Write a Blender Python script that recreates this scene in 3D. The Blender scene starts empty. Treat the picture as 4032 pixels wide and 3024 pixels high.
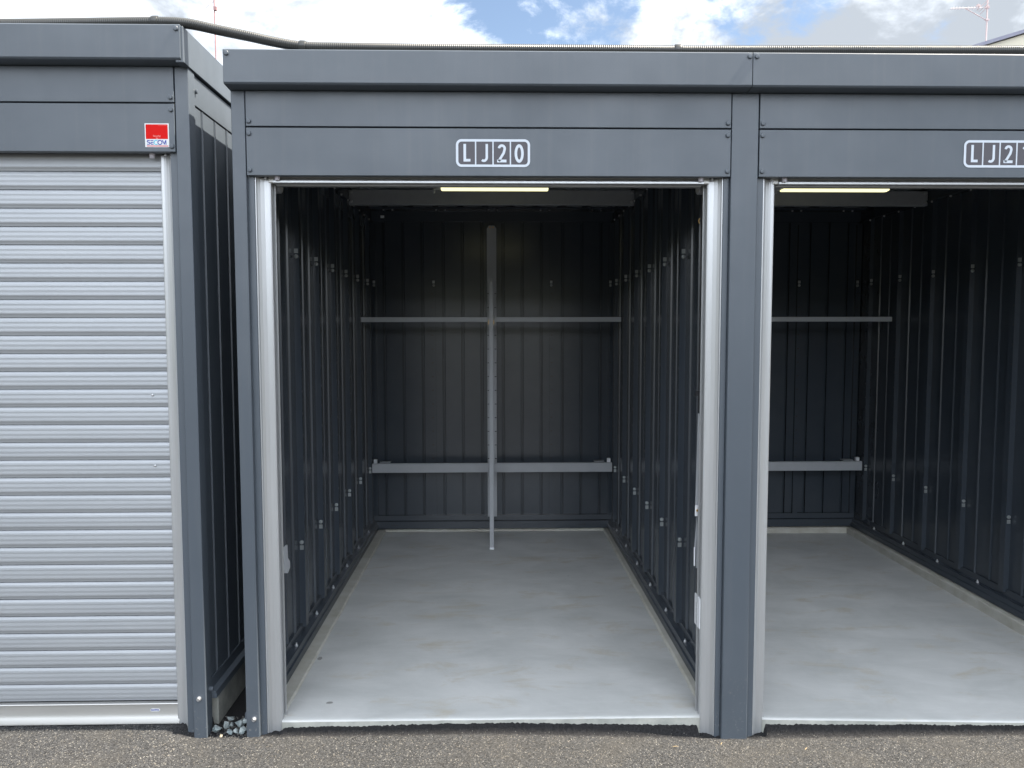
import bpy, bmesh, math, random
from mathutils import Vector, Matrix, noise
random.seed(7)
SC = bpy.context.scene
COL = SC.collection
R = math.radians

# ------------------------------------------------------------------ camera
CAM_Y, CAM_Z, YAW, PIT, ROL = -3.0259, 1.6358, 0.0218, 0.0667, -0.0013
cam = bpy.data.cameras.new('camera')
cam.lens = 36 * 2997.6 / 4032
cam.sensor_width = 36
cam.clip_start = 0.02
cam.clip_end = 4000
cob = bpy.data.objects.new('camera', cam)
COL.objects.link(cob)
SC.camera = cob
fw = Vector((math.sin(YAW) * math.cos(PIT), math.cos(YAW) * math.cos(PIT), -math.sin(PIT)))
rt = Vector((math.cos(YAW), -math.sin(YAW), 0))
up = rt.cross(fw)
r2 = math.cos(ROL) * rt + math.sin(ROL) * up
u2 = -math.sin(ROL) * rt + math.cos(ROL) * up
cob.matrix_world = Matrix(((r2.x, u2.x, -fw.x, 0), (r2.y, u2.y, -fw.y, CAM_Y), (r2.z, u2.z, -fw.z, CAM_Z), (0, 0, 0, 1)))

# ------------------------------------------------------------------ view + light
SC.view_settings.view_transform = 'Standard'
SC.view_settings.look = 'None'
SC.view_settings.gamma = 1
SC.view_settings.exposure = 1.83
SUN = Vector((1.0, -0.0433, 1.415)).normalized()
sl = bpy.data.lights.new('sun', 'SUN')
sl.energy = 5.0
sl.angle = R(0.5)
sl.color = (1.0, 0.90, 0.76)
so = bpy.data.objects.new('sun', sl)
COL.objects.link(so)
so.rotation_euler = SUN.to_track_quat('Z', 'Y').to_euler()
so.location = (6, -1, 9)

W = bpy.data.worlds.new('World')
SC.world = W
W.use_nodes = True
nt = W.node_tree
nt.nodes.clear()
def N(t, **k):
    n = nt.nodes.new(t)
    for a, b in k.items():
        setattr(n, a, b)
    return n
def LK(a, b):
    nt.links.new(a, b)
def math_(op, a, b=None, clamp=False):
    n = N('ShaderNodeMath', operation=op)
    n.use_clamp = clamp
    for i, v in enumerate((a, b)):
        if v is None: continue
        if isinstance(v, (int, float)): n.inputs[i].default_value = v
        else: LK(v, n.inputs[i])
    return n.outputs[0]
out = N('ShaderNodeOutputWorld')
bg = N('ShaderNodeBackground')
bg.inputs['Strength'].default_value = 0.055
sky = N('ShaderNodeTexSky', sky_type='NISHITA')
sky.sun_disc = False
sky.sun_elevation = math.asin(SUN.z)
sky.sun_rotation = math.atan2(SUN.x, SUN.y)
sky.air_density = 1.0
sky.dust_density = 0.6
sky.ozone_density = 2.0
tc = N('ShaderNodeTexCoord')
def noise_(scale, detail, rough, off, dist=0.0, stretch=(1, 1, 1)):
    m = N('ShaderNodeMapping')
    m.inputs['Location'].default_value = off
    m.inputs['Scale'].default_value = stretch
    LK(tc.outputs['Generated'], m.inputs['Vector'])
    n = N('ShaderNodeTexNoise')
    n.inputs['Scale'].default_value = scale
    n.inputs['Detail'].default_value = detail
    n.inputs['Roughness'].default_value = rough
    n.inputs['Distortion'].default_value = dist
    LK(m.outputs[0], n.inputs['Vector'])
    return n.outputs['Fac']
def dirblob(az, el, inner, outer):
    """1 near the given direction of the sky, fading to 0 (angles in degrees)"""
    d = (math.sin(R(az)) * math.cos(R(el)), math.cos(R(az)) * math.cos(R(el)), math.sin(R(el)))
    v = N('ShaderNodeVectorMath', operation='DOT_PRODUCT')
    LK(tc.outputs['Generated'], v.inputs[0])
    v.inputs[1].default_value = d
    m = N('ShaderNodeMapRange', interpolation_type='SMOOTHSTEP')
    LK(v.outputs['Value'], m.inputs['Value'])
    m.inputs['From Min'].default_value = math.cos(R(outer))
    m.inputs['From Max'].default_value = math.cos(R(inner))
    return m.outputs[0]
n1 = noise_(7.0, 10, 0.62, (3.1, 0.4, 1.7), 0.25, (1, 1, 1.5))
gap = dirblob(5.2, 23, 2.0, 8.5)
gap2 = dirblob(-2.5, 24, 1.0, 5.5)
gap3 = dirblob(18.5, 22.5, 0.5, 6.0)
g = math_('ADD', math_('MULTIPLY', gap, 0.25), math_('ADD', math_('MULTIPLY', gap2, 0.17), math_('MULTIPLY', gap3, 0.13)))
cov = math_('SUBTRACT', math_('ADD', n1, 0.10), g)
rm = N('ShaderNodeMapRange', interpolation_type='SMOOTHSTEP')
LK(cov, rm.inputs['Value'])
rm.inputs['From Min'].default_value = 0.34
rm.inputs['From Max'].default_value = 0.50
cloudfac = rm.outputs[0]
n2 = noise_(6.0, 8, 0.6, (0.3, 2.4, 5.7), 0.3, (1, 1, 1.7))
greyr = dirblob(27, 22, 6, 17)
greyl = dirblob(-30, 26, 2, 9)
sh = math_('ADD', math_('ADD', n2, math_('MULTIPLY', greyr, 0.18)), math_('MULTIPLY', greyl, 0.15))
rs = N('ShaderNodeMapRange', interpolation_type='SMOOTHSTEP')
LK(sh, rs.inputs['Value'])
rs.inputs['From Min'].default_value = 0.50
rs.inputs['From Max'].default_value = 0.72
cr = N('ShaderNodeMix', data_type='RGBA')
LK(rs.outputs[0], cr.inputs[0])
cr.inputs[6].default_value = (10.2, 10.9, 11.9, 1)
cr.inputs[7].default_value = (4.0, 4.4, 4.9, 1)
mx = N('ShaderNodeMix', data_type='RGBA')
LK(cloudfac, mx.inputs[0])
boost = N('ShaderNodeMix', data_type='RGBA', blend_type='MULTIPLY')
boost.inputs[0].default_value = 1
LK(sky.outputs[0], boost.inputs[6])
boost.inputs[7].default_value = (1.25, 1.15, 1.05, 1)
LK(boost.outputs[2], mx.inputs[6])
bright = dirblob(182, 20, 12, 48)      # unseen bright sky patch added facing the doors to light the deep floors
bm1 = N('ShaderNodeVectorMath', operation='SCALE')
LK(cr.outputs[2], bm1.inputs[0]); LK(math_('ADD', math_('MULTIPLY', bright, 1.15), 0.80), bm1.inputs['Scale'])
LK(bm1.outputs[0], mx.inputs[7])
LK(mx.outputs[2], bg.inputs['Color'])
LK(bg.outputs[0], out.inputs[0])

# ------------------------------------------------------------------ materials
def mat(name, base, rough=0.5, metal=0.0, spec=0.5, var=None, vscale=8, bump=None, bscale=40, bdist=0.001, coat=0, stretch=None, detail=6):
    """principled material; var = second colour mixed by noise; bump = strength"""
    m = bpy.data.materials.new(name)
    m.use_nodes = True
    t = m.node_tree
    p = t.nodes['Principled BSDF']
    p.inputs['Base Color'].default_value = (*base, 1)
    p.inputs['Roughness'].default_value = rough
    p.inputs['Metallic'].default_value = metal
    p.inputs['Specular IOR Level'].default_value = spec
    if coat:
        p.inputs['Coat Weight'].default_value = coat
        p.inputs['Coat Roughness'].default_value = 0.2
    geo = t.nodes.new('ShaderNodeNewGeometry')
    mp = t.nodes.new('ShaderNodeMapping')
    if stretch: mp.inputs['Scale'].default_value = stretch
    t.links.new(geo.outputs['Position'], mp.inputs['Vector'])
    if var:
        n = t.nodes.new('ShaderNodeTexNoise')
        n.inputs['Scale'].default_value = vscale
        n.inputs['Detail'].default_value = detail
        n.inputs['Roughness'].default_value = 0.6
        t.links.new(mp.outputs[0], n.inputs['Vector'])
        mr = t.nodes.new('ShaderNodeMapRange')
        mr.inputs['From Min'].default_value = 0.35
        mr.inputs['From Max'].default_value = 0.68
        t.links.new(n.outputs['Fac'], mr.inputs['Value'])
        x = t.nodes.new('ShaderNodeMix'); x.data_type = 'RGBA'
        t.links.new(mr.outputs[0], x.inputs[0])
        x.inputs[6].default_value = (*base, 1)
        x.inputs[7].default_value = (*var, 1)
        t.links.new(x.outputs[2], p.inputs['Base Color'])
    if bump:
        n = t.nodes.new('ShaderNodeTexNoise')
        n.inputs['Scale'].default_value = bscale
        n.inputs['Detail'].default_value = 4
        t.links.new(mp.outputs[0], n.inputs['Vector'])
        b = t.nodes.new('ShaderNodeBump')
        b.inputs['Strength'].default_value = bump
        b.inputs['Distance'].default_value = bdist
        t.links.new(n.outputs['Fac'], b.inputs['Height'])
        t.links.new(b.outputs[0], p.inputs['Normal'])
    return m

def paint_mat(name, base, rough, spec=0.5, dusty=True):
    """coated steel: slight waviness, faint smudges, dust splashed low on the posts"""
    m = mat(name, base, rough, spec=spec)
    t = m.node_tree
    p = t.nodes['Principled BSDF']
    L = t.links.new
    geo = [n for n in t.nodes if n.type == 'NEW_GEOMETRY'][0]
    wav = t.nodes.new('ShaderNodeTexNoise'); wav.inputs['Scale'].default_value = 2.6; wav.inputs['Detail'].default_value = 2
    L(geo.outputs['Position'], wav.inputs['Vector'])
    fine = t.nodes.new('ShaderNodeTexNoise'); fine.inputs['Scale'].default_value = 420; fine.inputs['Detail'].default_value = 2
    L(geo.outputs['Position'], fine.inputs['Vector'])
    b1 = t.nodes.new('ShaderNodeBump'); b1.inputs['Strength'].default_value = 1; b1.inputs['Distance'].default_value = 0.004
    L(wav.outputs['Fac'], b1.inputs['Height'])
    b2 = t.nodes.new('ShaderNodeBump'); b2.inputs['Strength'].default_value = 0.25; b2.inputs['Distance'].default_value = 0.0002
    L(fine.outputs['Fac'], b2.inputs['Height']); L(b1.outputs[0], b2.inputs['Normal'])
    L(b1.outputs[0], p.inputs['Normal'])
    sm = t.nodes.new('ShaderNodeTexNoise'); sm.inputs['Scale'].default_value = 3.5; sm.inputs['Detail'].default_value = 7; sm.inputs['Roughness'].default_value = 0.65
    L(geo.outputs['Position'], sm.inputs['Vector'])
    rr = t.nodes.new('ShaderNodeMapRange')
    rr.inputs['From Min'].default_value = 0.3; rr.inputs['From Max'].default_value = 0.7
    rr.inputs['To Min'].default_value = rough - 0.05; rr.inputs['To Max'].default_value = rough + 0.08
    L(sm.outputs['Fac'], rr.inputs['Value']); L(rr.outputs[0], p.inputs['Roughness'])
    # faint rain streaks and hand smears, all over
    sm2 = t.nodes.new('ShaderNodeMapping'); sm2.inputs['Scale'].default_value = (38, 38, 1.6)
    L(geo.outputs['Position'], sm2.inputs['Vector'])
    stn = t.nodes.new('ShaderNodeTexNoise'); stn.inputs['Scale'].default_value = 1; stn.inputs['Detail'].default_value = 5
    L(sm2.outputs[0], stn.inputs['Vector'])
    st1 = t.nodes.new('ShaderNodeMapRange'); st1.inputs['From Min'].default_value = 0.52; st1.inputs['From Max'].default_value = 0.8; st1.inputs['To Max'].default_value = 0.06
    L(stn.outputs['Fac'], st1.inputs['Value'])
    smm = t.nodes.new('ShaderNodeMapRange'); smm.inputs['From Min'].default_value = 0.40; smm.inputs['From Max'].default_value = 0.68; smm.inputs['To Max'].default_value = 0.30
    L(sm.outputs['Fac'], smm.inputs['Value'])
    basec = t.nodes.new('ShaderNodeMix'); basec.data_type = 'RGBA'
    L(smm.outputs[0], basec.inputs[0]); basec.inputs[6].default_value = (*base, 1); basec.inputs[7].default_value = (base[0] * 0.72, base[1] * 0.74, base[2] * 0.76, 1)
    strk = t.nodes.new('ShaderNodeMix'); strk.data_type = 'RGBA'
    L(st1.outputs[0], strk.inputs[0]); L(basec.outputs[2], strk.inputs[6]); strk.inputs[7].default_value = (0.22, 0.22, 0.21, 1)
    L(strk.outputs[2], p.inputs['Base Color'])
    if dusty:
        sp = t.nodes.new('ShaderNodeSeparateXYZ'); L(geo.outputs['Position'], sp.inputs[0])
        hz = t.nodes.new('ShaderNodeMapRange')
        hz.inputs['From Min'].default_value = 0.28; hz.inputs['From Max'].default_value = -0.03
        L(sp.outputs['Z'], hz.inputs['Value'])
        dn = t.nodes.new('ShaderNodeTexNoise'); dn.inputs['Scale'].default_value = 60; dn.inputs['Detail'].default_value = 8; dn.inputs['Roughness'].default_value = 0.75
        L(geo.outputs['Position'], dn.inputs['Vector'])
        th = t.nodes.new('ShaderNodeMapRange'); th.inputs['From Min'].default_value = 0.58; th.inputs['From Max'].default_value = 0.75
        L(dn.outputs['Fac'], th.inputs['Value'])
        ml = t.nodes.new('ShaderNodeMath'); ml.operation = 'MULTIPLY'
        L(hz.outputs[0], ml.inputs[0]); L(th.outputs[0], ml.inputs[1])
        x = t.nodes.new('ShaderNodeMix'); x.data_type = 'RGBA'
        L(ml.outputs[0], x.inputs[0])
        L(strk.outputs[2], x.inputs[6]); x.inputs[7].default_value = (0.30, 0.29, 0.27, 1)
        L(x.outputs[2], p.inputs['Base Color'])
    return m

M = {}
M['paint'] = paint_mat('grey_paint', (0.072, 0.088, 0.108), 0.36, spec=0.5)
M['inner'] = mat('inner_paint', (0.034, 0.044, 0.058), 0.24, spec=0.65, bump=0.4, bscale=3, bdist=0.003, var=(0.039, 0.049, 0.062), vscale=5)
M['beam'] = mat('beam_paint', (0.27, 0.285, 0.31), 0.35, var=(0.24, 0.255, 0.28), vscale=12)
M['rail'] = mat('silver_grey_paint', (0.38, 0.40, 0.43), 0.35, var=(0.35, 0.37, 0.40), vscale=9)
M['alu'] = mat('aluminium', (0.46, 0.475, 0.49), 0.30, metal=0.5, var=(0.42, 0.435, 0.45), vscale=5, stretch=(8, 8, 0.5), bump=0.1, bscale=300)
M['slat'] = mat('shutter_slat', (0.36, 0.38, 0.405), 0.45, metal=0.35, var=(0.33, 0.35, 0.375), vscale=3, stretch=(0.6, 1, 6), bump=0.04, bscale=300)
M['bar'] = mat('bar_aluminium', (0.49, 0.49, 0.48), 0.34, metal=0.6, var=(0.45, 0.45, 0.44), vscale=4, stretch=(0.5, 5, 8))
M['zinc'] = mat('zinc', (0.50, 0.51, 0.53), 0.4, metal=0.85)
M['clip'] = mat('dull_zinc', (0.36, 0.39, 0.40), 0.42, metal=0.6)
M['white'] = mat('white_plastic', (0.72, 0.74, 0.78), 0.45)
M['stopper'] = mat('stopper_plastic', (0.46, 0.45, 0.50), 0.5)
M['black'] = mat('black_void', (0.006, 0.006, 0.007), 0.7)
M['dark'] = mat('dark_plastic', (0.02, 0.02, 0.024), 0.5)
M['signbg'] = mat('sign_backing', (0.085, 0.082, 0.095), 0.55, spec=0.3)
M['signwh'] = mat('sign_white', (0.54, 0.59, 0.66), 0.5, spec=0.3)
M['stwhite'] = mat('sticker_white', (0.60, 0.62, 0.64), 0.4)
M['stred'] = mat('sticker_red', (0.56, 0.004, 0.003), 0.5, spec=0.12)
M['stpink'] = mat('sticker_pink', (0.70, 0.20, 0.19), 0.4)
M['stnavy'] = mat('sticker_navy', (0.015, 0.03, 0.28), 0.4)
M['stteal'] = mat('sticker_teal', (0.06, 0.45, 0.58), 0.4)
M['conduit'] = mat('conduit_plastic', (0.034, 0.036, 0.036), 0.33)
M['rust'] = mat('antenna_metal', (0.30, 0.17, 0.17), 0.5, metal=0.3)
M['faded'] = mat('faded_red_metal', (0.52, 0.42, 0.42), 0.6)
M['antal'] = mat('antenna_aluminium', (0.62, 0.58, 0.58), 0.4, metal=0.4)
M['rock'] = mat('crushed_rock', (0.15, 0.19, 0.20), 0.85, var=(0.40, 0.44, 0.44), vscale=40, bump=0.8, bscale=90, bdist=0.004)
M['rockpale'] = mat('pale_pebble', (0.75, 0.62, 0.42), 0.7, var=(0.6, 0.5, 0.35), vscale=50)
M['straw'] = mat('dry_straw', (0.36, 0.27, 0.14), 0.7)
M['cream'] = mat('cream_render', (0.66, 0.62, 0.50), 0.85, var=(0.6, 0.57, 0.47), vscale=1.5, bump=0.3, bscale=20)
M['roofedge'] = mat('slate_roof', (0.22, 0.23, 0.30), 0.6, var=(0.18, 0.19, 0.26), vscale=3)
M['brass'] = mat('brass', (0.65, 0.42, 0.15), 0.3, metal=0.9)
def emis(name, col, st):
    m = bpy.data.materials.new(name); m.use_nodes = True
    p = m.node_tree.nodes['Principled BSDF']
    p.inputs['Base Color'].default_value = (0.8, 0.8, 0.75, 1)
    p.inputs['Emission Color'].default_value = (*col, 1)
    p.inputs['Emission Strength'].default_value = st
    return m
M['lamp'] = emis('lit_diffuser', (1.0, 0.95, 0.50), 0.42)

STAINS = ((-0.866, 0.637, 0.012, 0.018), (-0.720, 0.182, 0.015, 0.012))     # two dark spots near the left kerb
def concrete_mat(name, c0, c1, c2):
    m = bpy.data.materials.new(name); m.use_nodes = True
    t = m.node_tree; p = t.nodes['Principled BSDF']; L = t.links.new
    p.inputs['Roughness'].default_value = 0.45
    p.inputs['Specular IOR Level'].default_value = 0.5
    geo = t.nodes.new('ShaderNodeNewGeometry')
    def nz(s, d, r, st=(1, 1, 1), off=(0, 0, 0), dist=0):
        mp = t.nodes.new('ShaderNodeMapping'); mp.inputs['Scale'].default_value = st; mp.inputs['Location'].default_value = off
        L(geo.outputs['Position'], mp.inputs['Vector'])
        n = t.nodes.new('ShaderNodeTexNoise'); n.inputs['Scale'].default_value = s; n.inputs['Detail'].default_value = d; n.inputs['Roughness'].default_value = r
        n.inputs['Distortion'].default_value = dist
        L(mp.outputs[0], n.inputs['Vector']); return n.outputs['Fac']
    def rng(v, a, b):
        x = t.nodes.new('ShaderNodeMapRange'); x.inputs['From Min'].default_value = a; x.inputs['From Max'].default_value = b
        L(v, x.inputs['Value']); return x.outputs[0]
    def mixc(f, a, b):
        x = t.nodes.new('ShaderNodeMix'); x.data_type = 'RGBA'; L(f, x.inputs[0])
        for i, c in ((6, a), (7, b)):
            if isinstance(c, tuple): x.inputs[i].default_value = (*c, 1)
            else: L(c, x.inputs[i])
        return x.outputs[2]
    a = mixc(rng(nz(2.2, 9, 0.62, (1, 1.6, 1), (4, 1, 0), 0.5), 0.33, 0.66), c0, c1)
    st = nz(2.6, 10, 0.7, (1.0, 2.2, 1), (9.3, 2.2, 0), 0.4)
    sm = t.nodes.new('ShaderNodeMath'); sm.operation = 'MULTIPLY'; sm.inputs[1].default_value = 0.85
    L(rng(st, 0.54, 0.70), sm.inputs[0])
    a = mixc(sm.outputs[0], a, c2)
    sc = nz(9, 12, 0.8, (0.5, 3, 1), (1, 7, 0))
    s2 = t.nodes.new('ShaderNodeMath'); s2.operation = 'MULTIPLY'; s2.inputs[1].default_value = 0.35
    L(rng(sc, 0.5, 0.75), s2.inputs[0])
    a = mixc(s2.outputs[0], a, (c1[0] * 1.12, c1[1] * 1.12, c1[2] * 1.14))
    v = t.nodes.new('ShaderNodeTexVoronoi'); v.inputs['Scale'].default_value = 4.2; v.inputs['Randomness'].default_value = 1
    L(geo.outputs['Position'], v.inputs['Vector'])
    x = t.nodes.new('ShaderNodeMapRange'); x.inputs['From Min'].default_value = 0.020; x.inputs['From Max'].default_value = 0.012
    L(v.outputs['Distance'], x.inputs['Value'])
    a = mixc(x.outputs[0], a, (0.10, 0.10, 0.10))
    for cx, cy, rx, ry in STAINS:
        mp = t.nodes.new('ShaderNodeMapping'); mp.vector_type = 'POINT'
        mp.inputs['Location'].default_value = (-cx / rx, -cy / ry, 0); mp.inputs['Scale'].default_value = (1 / rx, 1 / ry, 0)
        L(geo.outputs['Position'], mp.inputs['Vector'])
        ln = t.nodes.new('ShaderNodeVectorMath'); ln.operation = 'LENGTH'; L(mp.outputs[0], ln.inputs[0])
        wob = t.nodes.new('ShaderNodeMath'); wob.operation = 'MULTIPLY_ADD'; wob.inputs[1].default_value = 0.8
        L(nz(60, 3, 0.5), wob.inputs[0]); L(ln.outputs['Value'], wob.inputs[2])
        a = mixc(rng(wob.outputs[0], 1.45, 1.25), a, (0.26, 0.26, 0.255))
    L(a, p.inputs['Base Color'])
    b = t.nodes.new('ShaderNodeBump'); b.inputs['Strength'].default_value = 0.35; b.inputs['Distance'].default_value = 0.003
    L(nz(22, 8, 0.6, (1, 2, 1)), b.inputs['Height']); L(b.outputs[0], p.inputs['Normal'])
    return m
M['concrete'] = concrete_mat('trowelled_concrete', (0.47, 0.485, 0.48), (0.60, 0.61, 0.605), (0.46, 0.42, 0.34))
M['found'] = mat('foundation_concrete', (0.24, 0.25, 0.23), 0.85, var=(0.36, 0.36, 0.33), vscale=14, bump=0.5, bscale=60, bdist=0.002)
M['curb'] = mat('curb_concrete', (0.50, 0.50, 0.465), 0.75, var=(0.40, 0.39, 0.34), vscale=9, bump=0.5, bscale=50, bdist=0.003)

def asphalt_mat():
    m = bpy.data.materials.new('asphalt'); m.use_nodes = True
    t = m.node_tree; p = t.nodes['Principled BSDF']; L = t.links.new
    p.inputs['Roughness'].default_value = 0.8
    p.inputs['Specular IOR Level'].default_value = 0.35
    geo = t.nodes.new('ShaderNodeNewGeometry')
    def vor(s):
        v = t.nodes.new('ShaderNodeTexVoronoi'); v.inputs['Scale'].default_value = s
        L(geo.outputs['Position'], v.inputs['Vector']); return v
    def nz(s, d=6, r=0.6):
        n = t.nodes.new('ShaderNodeTexNoise'); n.inputs['Scale'].default_value = s; n.inputs['Detail'].default_value = d; n.inputs['Roughness'].default_value = r
        L(geo.outputs['Position'], n.inputs['Vector']); return n.outputs['Fac']
    def rng(v, a, b, c=0, d=1):
        x = t.nodes.new('ShaderNodeMapRange'); x.inputs['From Min'].default_value = a; x.inputs['From Max'].default_value = b
        x.inputs['To Min'].default_value = c; x.inputs['To Max'].default_value = d
        L(v, x.inputs['Value']); return x.outputs[0]
    def mixc(f, a, b):
        x = t.nodes.new('ShaderNodeMix'); x.data_type = 'RGBA'; L(f, x.inputs[0])
        for i, c in ((6, a), (7, b)):
            if isinstance(c, tuple): x.inputs[i].default_value = (*c, 1)
            else: L(c, x.inputs[i])
        return x.outputs[2]
    v1 = vor(265)
    bw = t.nodes.new('ShaderNodeSeparateColor'); L(v1.outputs['Color'], bw.inputs[0])
    a = mixc(rng(bw.outputs[0], 0, 1), (0.008, 0.0085, 0.010), (0.072, 0.074, 0.077))
    a = mixc(rng(bw.outputs[1], 0.95, 0.99), a, (0.21, 0.205, 0.19))
    a = mixc(rng(bw.outputs[2], 0.975, 0.985), a, (0.18, 0.165, 0.14))
    # dusty tan patches where soil has been washed into the surface
    dz = t.nodes.new('ShaderNodeMath'); dz.operation = 'MULTIPLY'; dz.inputs[1].default_value = 0.33
    L(rng(nz(3.0, 8, 0.7), 0.46, 0.66), dz.inputs[0])
    a = mixc(dz.outputs[0], a, (0.074, 0.069, 0.060))
    # fresh black bitumen at the slab edge, widened to paint the shade strip black
    sp = t.nodes.new('ShaderNodeSeparateXYZ'); L(geo.outputs['Position'], sp.inputs[0])
    ad = t.nodes.new('ShaderNodeMath'); ad.operation = 'MULTIPLY_ADD'; ad.inputs[1].default_value = 0.03; L(nz(30), ad.inputs[0]); L(sp.outputs['Y'], ad.inputs[2])
    bx = t.nodes.new('ShaderNodeMath'); bx.operation = 'MULTIPLY'
    L(rng(ad.outputs[0], -0.004, 0.009, 0, 0.94), bx.inputs[0]); L(rng(sp.outputs['X'], -1.36, -1.28), bx.inputs[1])
    a = mixc(bx.outputs[0], a, (0.016, 0.016, 0.018))
    L(a, p.inputs['Base Color'])
    hh = t.nodes.new('ShaderNodeMath'); hh.operation = 'ADD'
    L(rng(v1.outputs['Distance'], 0, 0.6, 1, 0), hh.inputs[0]); L(nz(90, 5), hh.inputs[1])
    b = t.nodes.new('ShaderNodeBump'); b.inputs['Strength'].default_value = 1.0; b.inputs['Distance'].default_value = 0.004
    L(hh.outputs[0], b.inputs['Height']); L(b.outputs[0], p.inputs['Normal'])
    return m
M['asphalt'] = asphalt_mat()

# ------------------------------------------------------------------ mesh helpers
class MB:
    def __init__(s): s.v = []; s.f = []; s.mi = []
    def add(s, vs, fs, mi=0):
        k = len(s.v); s.v += [tuple(v) for v in vs]; s.f += [tuple(i + k for i in f) for f in fs]; s.mi += [mi] * len(fs); return s
    def box(s, x0, x1, y0, y1, z0, z1, mi=0):
        v = [(x, y, z) for z in (z0, z1) for y in (y0, y1) for x in (x0, x1)]
        return s.add(v, [(0, 2, 3, 1), (4, 5, 7, 6), (0, 1, 5, 4), (2, 6, 7, 3), (0, 4, 6, 2), (1, 3, 7, 5)], mi)
    def prism(s, prof, axis, a0, a1, mi=0):
        f = {'x': lambda a, p: (a, p[0], p[1]), 'y': lambda a, p: (p[0], a, p[1]), 'z': lambda a, p: (p[0], p[1], a)}[axis]
        n = len(prof)
        v = [f(a0, p) for p in prof] + [f(a1, p) for p in prof]
        return s.add(v, [(i, (i + 1) % n, n + (i + 1) % n, n + i) for i in range(n)] + [tuple(range(n))[::-1], tuple(range(n, 2 * n))], mi)
    def sheet(s, prof, t, axis, a0, a1, mi=0):
        """folded sheet: open profile with thickness vector t (dp,dq)"""
        f = {'x': lambda a, p: (a, p[0], p[1]), 'y': lambda a, p: (p[0], a, p[1]), 'z': lambda a, p: (p[0], p[1], a)}[axis]
        n = len(prof); q = [(p[0] + t[0], p[1] + t[1]) for p in prof]
        v = [f(a0, p) for p in prof] + [f(a1, p) for p in prof] + [f(a0, p) for p in q] + [f(a1, p) for p in q]
        fs = []
        for i in range(n - 1):
            fs += [(i, i + 1, n + i + 1, n + i), (2 * n + i, 3 * n + i, 3 * n + i + 1, 2 * n + i + 1),
                   (i, 2 * n + i, 2 * n + i + 1, i + 1), (n + i, n + i + 1, 3 * n + i + 1, 3 * n + i)]
        fs += [(0, n, 3 * n, 2 * n), (n - 1, 3 * n - 1, 4 * n - 1, 2 * n - 1)]
        return s.add(v, fs, mi)
    def lathe(s, c, ax, prof, n=16, mi=0):
        """prof: list of (radius, distance along ax)"""
        ax = Vector(ax).normalized(); a = ax.orthogonal().normalized(); b = ax.cross(a); c = Vector(c)
        v = []
        for r, h in prof:
            for i in range(n):
                w = 2 * math.pi * i / n
                v.append(c + ax * h + (a * math.cos(w) + b * math.sin(w)) * r)
        fs = [(j * n + i, j * n + (i + 1) % n, (j + 1) * n + (i + 1) % n, (j + 1) * n + i) for j in range(len(prof) - 1) for i in range(n)]
        fs += [tuple(range(n))[::-1], tuple(range((len(prof) - 1) * n, len(prof) * n))]
        return s.add(v, fs, mi)
    def cyl(s, p, q, r, n=10, mi=0):
        p = Vector(p); q = Vector(q)
        return s.lathe(p, q - p, [(r, 0), (r, (q - p).length)], n, mi)
    def tube(s, pts, rad, n=10, mi=0):
        pts = [Vector(p) for p in pts]; v = []; m = len(pts)
        for i, p in enumerate(pts):
            d = (pts[min(i + 1, m - 1)] - pts[max(i - 1, 0)]).normalized()
            a = d.cross(Vector((0, 1, 0.001))).normalized(); b = d.cross(a)
            r = rad[i] if isinstance(rad, list) else rad
            for j in range(n):
                w = 2 * math.pi * j / n
                v.append(p + (a * math.cos(w) + b * math.sin(w)) * r)
        fs = [(i * n + j, i * n + (j + 1) % n, (i + 1) * n + (j + 1) % n, (i + 1) * n + j) for i in range(m - 1) for j in range(n)]
        fs += [tuple(range(n))[::-1], tuple(range((m - 1) * n, m * n))]
        return s.add(v, fs, mi)
    def mesh(s, name, mats):
        me = bpy.data.meshes.new(name)
        me.from_pydata(s.v, [], s.f)
        for m in (mats if isinstance(mats, (list, tuple)) else [mats]): me.materials.append(m)
        me.polygons.foreach_set('material_index', s.mi)
        bm = bmesh.new(); bm.from_mesh(me)
        bmesh.ops.recalc_face_normals(bm, faces=bm.faces)
        bm.to_mesh(me); bm.free()
        return me
    def build(s, name, mats, parent=None, bevel=0, smooth=False, seg=2):
        me = s.mesh(name, mats)
        return link(name, me, parent, bevel, smooth, seg)

def link(name, me, parent=None, bevel=0, smooth=False, seg=2, loc=None):
    o = bpy.data.objects.new(name, me); COL.objects.link(o)
    if parent: o.parent = parent
    if loc is not None: o.location = loc
    if bevel:
        b = o.modifiers.new('bevel', 'BEVEL'); b.width = bevel; b.segments = seg; b.limit_method = 'ANGLE'; b.angle_limit = R(35)
        b.harden_normals = True
        for p in me.polygons: p.use_smooth = True
    if smooth:
        for p in me.polygons: p.use_smooth = True
    return o
def tag(o, label=None, cat=None, group=None, kind=None):
    for k, v in (('label', label), ('category', cat), ('group', group), ('kind', kind)):
        if v: o[k] = v
    return o
def thing(name, label, cat, loc=(0, 0, 0), group=None):
    o = bpy.data.objects.new(name, None); o.empty_display_size = 0.1; COL.objects.link(o); o.location = loc
    return tag(o, label, cat, group)

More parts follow.
